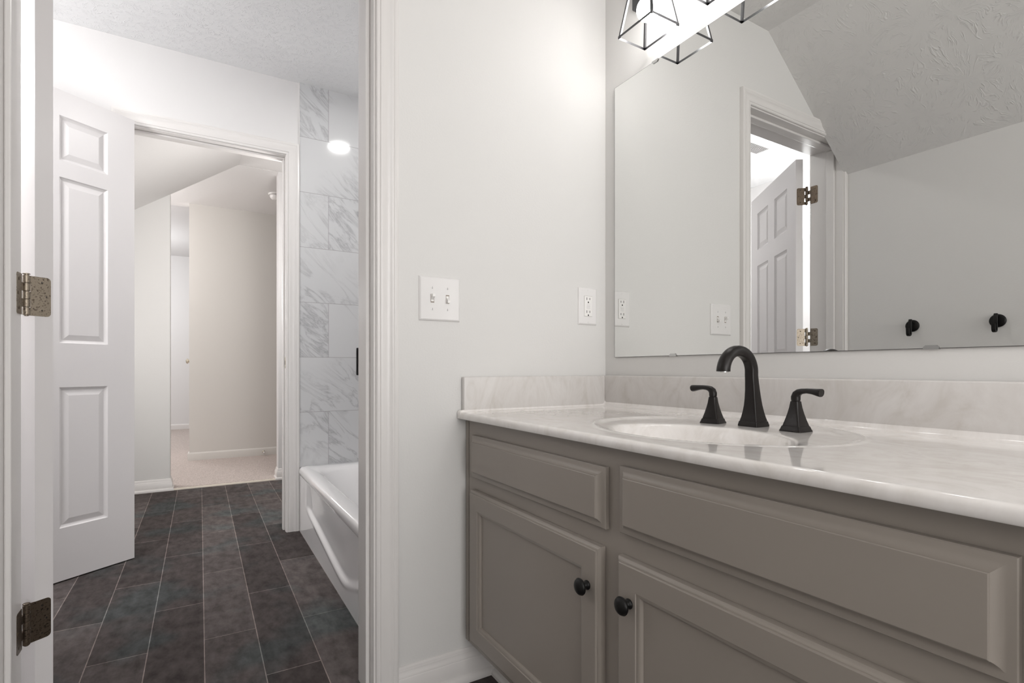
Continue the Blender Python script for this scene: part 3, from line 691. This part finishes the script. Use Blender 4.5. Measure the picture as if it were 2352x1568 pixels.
# ------------------------------------------------------------------ mirror
MY0, MY1, MZ0, MZ1 = -0.0535, -1.50, 0.9395, 1.8345
mr = tag(empty('wall_mirror', (-0.003, -0.78, MZ0)), 'large frameless wall mirror above the vanity splash', 'mirror')
bm = NB(); box(bm, -0.0060, -0.0055, MY1, MY0, MZ0, MZ1); obj('mirror_glass', bm, M['mirror'], mr)
bm = NB(); box(bm, -0.0054, -0.0005, MY1, MY0 + 0.0016, MZ0 - 0.0010, MZ1 + 0.0012); obj('mirror_backing', bm, M['mirror_edge'], mr)
for y, zz, up in ((-0.3040, MZ0, 1), (-0.9330, MZ0, 1), (-0.2350, MZ1, -1), (-0.86, MZ1, -1)):
    bm = NB()
    pts = [(-0.0085, y - 0.0125, zz - up * 0.0025), (-0.0085, y + 0.0125, zz - up * 0.0025), (-0.0085, y + 0.0125, zz + up * 0.002), (-0.0085, y + 0.0085, zz + up * 0.0055), (-0.0085, y - 0.0085, zz + up * 0.0055), (-0.0085, y - 0.0125, zz + up * 0.002)]
    extrude_poly(bm, pts, (0.0022, 0, 0)); box(bm, -0.0062, -0.0005, y - 0.0125, y + 0.0125, min(zz - up * 0.0025, zz - up * 0.0006), max(zz - up * 0.0025, zz - up * 0.0006))
    c = obj('mirror_clip', bm, M['chrome'], mr); c['label'] = 'small chrome clip'

# ------------------------------------------------------------------ vanity light
vl = tag(empty('vanity_light', (-0.015, -0.505, 2.06)), 'gunmetal vanity light bar with open trapezoid cages and lit globe bulbs above the mirror', 'light')
bm = NB(); box(bm, -0.022, -0.0005, -0.86, -0.15, 2.03, 2.115, 0.004); obj('back_plate', bm, M['dark_metal'], vl)
ZL = 1.875
for yc in (-0.276, -0.507, -0.738):
    bm = NB(); XA, XB = -0.1285, -0.0275; hy = 0.064; W_ = 0.0072
    lo4 = [(XA, yc + hy, ZL), (XB, yc + hy, ZL), (XB, yc - hy, ZL), (XA, yc - hy, ZL)]
    xc_ = (XA + XB) / 2
    hi4 = [(xc_ + (p[0] - xc_) * 0.52, yc + (p[1] - yc) * 0.52, 2.045) for p in lo4]
    lo4 = [(p[0], p[1], ZL + 0.003) for p in lo4]
    for q in (lo4, hi4):
        cx0 = sum(p[0] for p in q) / 4; cy0 = sum(p[1] for p in q) / 4; g = W_ / 2
        def off(d, dz): return [(p[0] + math.copysign(d, p[0] - cx0), p[1] + math.copysign(d, p[1] - cy0), p[2] + dz) for p in q]
        rings(bm, [off(g, -g), off(g, g), off(-g, g), off(-g, -g), off(g, -g)], cap0=False, cap1=False)
    for a, b in zip(lo4, hi4): bar(bm, a, b, W_ * 0.86)
    bar(bm, (xc_, hi4[0][1], 2.045), (xc_, hi4[2][1], 2.045), W_ * 0.8)
    cg = obj('cage', bm, M['dark_metal'], vl)
    bm = NB(); lathe(bm, (xc_, yc, 2.046), (0, 0, -1), [(0, 0.019), (0.004, 0.0205), (0.05, 0.0205), (0.052, 0.019), (0.052, 0.015), (0.03, 0.014)], 24); obj('socket', bm, M['dark_metal'], cg, smooth=True)
    bm = NB(); bar(bm, (-0.015, yc, 2.07), (xc_, yc, 2.07), 0.012); bar(bm, (xc_, yc, 2.076), (xc_, yc, 2.046), 0.012); obj('arm', bm, M['dark_metal'], cg)
    bm = NB(); lathe(bm, (xc_, yc, 1.909), (0, 0, 1), [(0.033 - 0.033 * math.cos(math.radians(t)), 0.033 * math.sin(math.radians(t))) for t in range(0, 141, 10)] + [(0.068, 0.0165), (0.083, 0.0135), (0.092, 0.013)], 24)
    obj('bulb', bm, M['bulb'], cg, smooth=True)

# ------------------------------------------------------------------ switches and outlet on the doorway wall
def plate(bm, x0, x1, z0, z1, th=0.0055, bv=0.0035):
    L = [[(x0 + i, -h, z0 + i), (x1 - i, -h, z0 + i), (x1 - i, -h, z1 - i), (x0 + i, -h, z1 - i)] for i, h in ((0, 0), (0, 0.001), (bv * 0.4, th * 0.7), (bv, th), (bv + 0.001, th))]
    rings(bm, L)
sw = tag(empty('light_switch', (-0.612, 0, 1.097)), 'white double toggle switch plate beside the doorway casing', 'switch')
bm = NB(); plate(bm, -0.674, -0.5500, 1.0350, 1.1590, 0.006, 0.005); obj('plate', bm, M['plastic'], sw)
for xc_, up in ((-0.6355, 1), (-0.5895, -1)):
    bm = NB(); box(bm, xc_ - 0.0052, xc_ + 0.0052, -0.0063, -0.002, 1.0855, 1.1095)
    rm = obj('toggle_slot', bm, M['slot_tan'], sw)
    bm = NB(); box(bm, xc_ - 0.0043, xc_ + 0.0043, -0.0068, -0.002, 1.0885 if up > 0 else 1.0862, 1.1088 if up > 0 else 1.1065, 0.0008)
    L = []
    for d, zz, hh in ((0.004, 0, 0.0058), (0.010, 0.0035, 0.0048), (0.017, 0.0075, 0.0042), (0.018, 0.0078, 0.0034)):
        z = 1.0975 + up * zz
        L.append([(xc_ - 0.0037, -d, z - hh), (xc_ + 0.0037, -d, z - hh), (xc_ + 0.0037, -d, z + hh), (xc_ - 0.0037, -d, z + hh)])
    rings(bm, L)
    t = obj('toggle', bm, M['toggle'], sw); t['label'] = 'toggle flipped ' + ('up' if up > 0 else 'down')
    for zz in (1.1275, 1.0675):
        bm = NB(); lathe(bm, (xc_, -0.0058, zz), (0, -1, 0), [(0, 0.0034), (0.0006, 0.0034), (0.0011, 0.002), (0.0012, 0)], 16); s = obj('screw', bm, M['plastic'], sw, smooth=True)
        bm = NB(); box(bm, xc_ - 0.0004, xc_ + 0.0004, -0.00715, -0.0067, zz - 0.003, zz + 0.003); obj('screw_slot', bm, M['dark_metal'], s)
ou = tag(empty('outlet', (-0.081, 0, 1.109)), 'white two-socket outlet with test buttons near the corner beside the mirror', 'outlet')
bm = NB(); plate(bm, -0.1200, -0.0420, 1.0470, 1.1710, 0.0065, 0.005); obj('plate', bm, M['plastic'], ou)
xc_ = -0.081
bm = NB(); box(bm, xc_ - 0.0172, xc_ + 0.0172, -0.0068, -0.002, 1.1090 - 0.0342, 1.1090 + 0.0342); obj('shade_line', bm, M['gap'], ou)  # grey plate paints the thin shadow line around the receptacle
bm = NB(); box(bm, xc_ - 0.0165, xc_ + 0.0165, -0.0082, -0.002, 1.1090 - 0.0335, 1.1090 + 0.0335, 0.0008); rc = obj('receptacle', bm, M['toggle'], ou)
for zc in (1.1335, 1.0905):
    bm = NB()
    for sx, hh in ((-0.0068, 0.0042), (0.0060, 0.0036)): box(bm, xc_ + sx - 0.0011, xc_ + sx + 0.0011, -0.00835, -0.008, zc - hh, zc + hh)
    lathe(bm, (xc_ - 0.0004, -0.0080, zc - 0.0115), (0, -1, 0), [(0, 0.0026), (0.0004, 0.0026)], 14)
    s = obj('socket', bm, M['slot'], rc)
for zc in (1.1135, 1.1045):
    bm = NB(); box(bm, xc_ - 0.0068, xc_ + 0.0068, -0.0092, -0.007, zc - 0.0036, zc + 0.0036, 0.0006); obj('button', bm, M['plastic'], rc)
for zz in (1.1620, 1.0560):
    bm = NB(); lathe(bm, (xc_, -0.0063, zz), (0, -1, 0), [(0, 0.0030), (0.0006, 0.0030), (0.0011, 0.0018), (0.0012, 0)], 16); obj('screw', bm, M['plastic'], ou, smooth=True)

# ------------------------------------------------------------------ robe hooks on the low wall (seen in the mirror)
for y, lab in ((-0.285, 'black round robe hook on the low wall, the one nearer the doorway'), (-0.576, 'black round robe hook on the low wall, the one farther from the doorway')):
    hk = tag(empty('robe_hook', (XL, y, 1.092)), lab, 'hook', 'robe hooks on the low wall')
    bm = NB(); lathe(bm, (XL + 0.0005, y, 1.092), (1, 0, 0), [(0, 0.0265), (0.004, 0.0265), (0.0065, 0.0245), (0.0075, 0.021), (0.0075, 0)], 32); obj('rosette', bm, M['black'], hk, smooth=True)
    P = [(0.004, 1.104), (0.013, 1.1100), (0.0195, 1.1165), (0.0225, 1.1180), (0.0240, 1.1140), (0.0240, 1.100), (0.0240, 1.080), (0.0240, 1.062)]
    P += [(0.0350 - 0.011 * math.cos(math.radians(t)), 1.0585 - 0.011 * math.sin(math.radians(t))) for t in range(0, 181, 20)] + [(0.0465, 1.0680), (0.0475, 1.0790)]
    pa = []
    for i, (a, z) in enumerate(P):
        q = P[min(i + 1, len(P) - 1)]; p = P[max(i - 1, 0)]
        pa.append(((XL + a, y, z), (q[0] - p[0], 0, q[1] - p[1]), (0, 1, 0)))
    bm = NB(); sweep(bm, pa, lambda k: superell(0.0065, 0.0030, 4, 20)); obj('hook', bm, M['black'], hk, smooth=True, angle=35)

# ------------------------------------------------------------------ bathtub
tb = tag(empty('bathtub', (-0.34, 0.95, 0)), 'white enamel alcove bathtub below the marble tile wall', 'bathtub')
TX0, TX1, TY0, TY1, TZ = -0.722, 0.026, T + 0.004, YF - 0.013, 0.358
cx_, cy_ = (TX0 + TX1) / 2, (TY0 + TY1) / 2
def trect(dx0, dx1, dy0, dy1, r, z, n=9):
    x0, x1, y0, y1 = TX0 + dx0, TX1 - dx1, TY0 + dy0, TY1 - dy1
    out = []
    for cx, cy, a0 in ((x1 - r, y1 - r, 0), (x0 + r, y1 - r, 90), (x0 + r, y0 + r, 180), (x1 - r, y0 + r, 270)):
        for k in range(n + 1):
            a = math.radians(a0 + 90 * k / n); out.append((cx + r * math.cos(a), cy + r * math.sin(a), z))
    return out
bm = NB()
L = [trect(0.012, 0.0, 0, 0, 0.012, 0.30), trect(0.002, 0, 0, 0, 0.014, 0.315), trect(0, 0, 0, 0, 0.016, 0.330), trect(0.0015, 0, 0, 0, 0.018, 0.343), trect(0.006, 0.002, 0.002, 0.002, 0.02, 0.352), trect(0.014, 0.004, 0.004, 0.004, 0.024, 0.357), trect(0.03, 0.01, 0.01, 0.01, 0.03, 0.359),
     trect(0.060, 0.05, 0.09, 0.09, 0.13, 0.357), trect(0.071, 0.06, 0.105, 0.10, 0.15, 0.352), trect(0.082, 0.068, 0.12, 0.115, 0.16, 0.338), trect(0.105, 0.085, 0.17, 0.15, 0.17, 0.25), trect(0.13, 0.105, 0.24, 0.19, 0.17, 0.13), trect(0.16, 0.13, 0.30, 0.22, 0.15, 0.085), trect(0.22, 0.18, 0.4, 0.3, 0.1, 0.075)]
rings(bm, L, cap0=False)
obj('tub_basin', bm, M['porcelain'], tb, smooth=True, angle=60)
bm = NB()   # apron with a recessed skirt panel
ya = [TY0 + (TY1 - TY0) * k / 120 for k in range(121)]; za = [0.0 + 0.318 * k / 48 for k in range(49)]
def apx(y, z):
    x = TX0 + 0.005
    t = y - 0.68
    zr = 0.076 + 0.5 * ((0.131 + -0.33) * t + math.sqrt(((0.131 + 0.33) * t) ** 2 + 0.03 ** 2)) * 1.0 - 0.008
    up = z - zr
    fade = sstep(1.56, 1.40, y)
    x += 0.012 * sstep(-0.006, 0.016, up) * (1 - sstep(0.05, 0.20, up) * 0.6) * fade
    x -= 0.0035 * math.exp(-((up + 0.010) / 0.010) ** 2) * fade
    return x
V = [[bm.verts.new((apx(y, z), y, z)) for z in za] for y in ya]
for i in range(len(ya) - 1):
    for j in range(len(za) - 1): bm.faces.new((V[i][j], V[i][j + 1], V[i + 1][j + 1], V[i + 1][j]))
e = [bm.verts.new((TX0 + 0.06, TY1, z)) for z in za]
for j in range(len(za) - 1): bm.faces.new((V[-1][j], V[-1][j + 1], e[j + 1], e[j]))
obj('apron', bm, M['porcelain'], tb, smooth=True, angle=60)

# ------------------------------------------------------------------ shower fittings on the tile wall, mostly behind the casing
sv = tag(empty('shower_valve', (-0.335, YF - 0.011, 0.944)), 'black square tub valve plate on the marble tile, mostly hidden by the casing', 'valve')
bm = NB(); box(bm, -0.405, -0.265, YF - 0.019, YF - 0.0112, 0.864, 1.024, 0.004); obj('valve_plate', bm, M['black'], sv)
bm = NB(); lathe(bm, (-0.335, YF - 0.019, 0.944), (0, -1, 0), [(0, 0.03), (0.03, 0.026), (0.05, 0.024), (0.052, 0)]); box(bm, -0.345, -0.325, YF - 0.068, YF - 0.055, 0.87, 0.95, 0.003); obj('valve_lever', bm, M['black'], sv, smooth=True)
sh = tag(empty('wall_shower', (-0.335, YF - 0.011, 1.98)), 'black wall shower high on the marble tile, almost hidden by the casing', 'shower')
bm = NB(); lathe(bm, (-0.335, YF - 0.0112, 1.98), (0, -1, 0), [(0, 0.03), (0.006, 0.03), (0.009, 0.012), (0.10, 0.011)]); obj('shower_arm', bm, M['black'], sh, smooth=True)
bm = NB(); lathe(bm, (-0.335, YF - 0.10, 1.985), (0, -0.55, -0.83), [(0, 0.012), (0.03, 0.014), (0.06, 0.05), (0.075, 0.062), (0.08, 0.06), (0.08, 0)]); obj('spray_face', bm, M['black'], sh, smooth=True)

# ------------------------------------------------------------------ ceiling items
rl = tag(empty('recessed_light', (-0.335, 0.975, CB)), 'lit round recessed light over the tub, mirrored in the marble tile', 'light')
bm = NB(); lathe(bm, (-0.335, 0.975, CB + 0.001), (0, 0, -1), [(0, 0.085), (0.005, 0.083), (0.007, 0.075), (0.005, 0.066), (0.002, 0.062)], 32); obj('trim_ring', bm, M['plastic'], rl, smooth=True)
bm = NB(); lathe(bm, (-0.335, 0.975, CB + 0.0008), (0, 0, -1), [(0, 0.062), (0.0022, 0.062), (0.0024, 0)], 32); obj('lens', bm, M['lens'], rl)
av = tag(empty('air_vent', (-2.23, 0.955, CB)), 'white louvred ceiling vent seen through the doorway in the mirror', 'vent')
bm = NB(); 
for a in ((-2.38, -2.08, 0.90, 0.922), (-2.38, -2.08, 1.03, 1.052), (-2.38, -2.358, 0.9215, 1.0305), (-2.102, -2.08, 0.9215, 1.0305)): box(bm, *a, CB - 0.006, CB - 0.0005, 0.001)
obj('vent_frame', bm, M['plastic'], av)
bm = NB(); box(bm, -2.36, -2.10, 0.92, 1.032, CB - 0.0015, CB - 0.0005); obj('vent_backing', bm, M['slot'], av)
bm = NB()
for k in range(13):
    y = 0.926 + k * 0.0084; extrude_poly(bm, [(-2.36, y, CB - 0.0055), (-2.36, y + 0.005, CB - 0.002), (-2.36, y + 0.0058, CB - 0.003), (-2.36, y + 0.0008, CB - 0.0063)], (0.26, 0, 0))
obj('louvres', bm, M['plastic'], av)
sd = tag(empty('smoke_detector', (-0.618, 3.86, 2.502)), 'white round smoke detector on the hall ceiling', 'smoke detector')
bm = NB(); lathe(bm, (-0.592, 3.86, 2.502), (0, 0, -1), [(0, 0.066), (0.008, 0.066), (0.012, 0.063), (0.012, 0.05)], 32); obj('mounting_ring', bm, M['toggle'], sd, smooth=True)
bm = NB(); lathe(bm, (-0.592, 3.86, 2.488), (0, 0, -1), [(0, 0.048), (0.002, 0.054), (0.016, 0.053), (0.028, 0.046), (0.036, 0.034), (0.038, 0.02), (0.038, 0)], 32); obj('cover', bm, M['toggle'], sd, smooth=True)
ds = tag(empty('door_stop', (-0.632, 4.557, 0.05)), 'tiny white tipped door stop on the beige hall baseboard', 'door stop')
bm = NB(); lathe(bm, (-0.632, 4.5572, 0.05), (0, -1, 0), [(0, 0.012), (0.004, 0.012), (0.006, 0.006), (0.05, 0.006)]); obj('spring', bm, M['brass'], ds, smooth=True)
bm = NB(); lathe(bm, (-0.632, 4.508, 0.05), (0, -1, 0), [(0, 0.009), (0.016, 0.009), (0.02, 0.006), (0.0202, 0)]); obj('rubber_tip', bm, M['plastic'], ds, smooth=True)
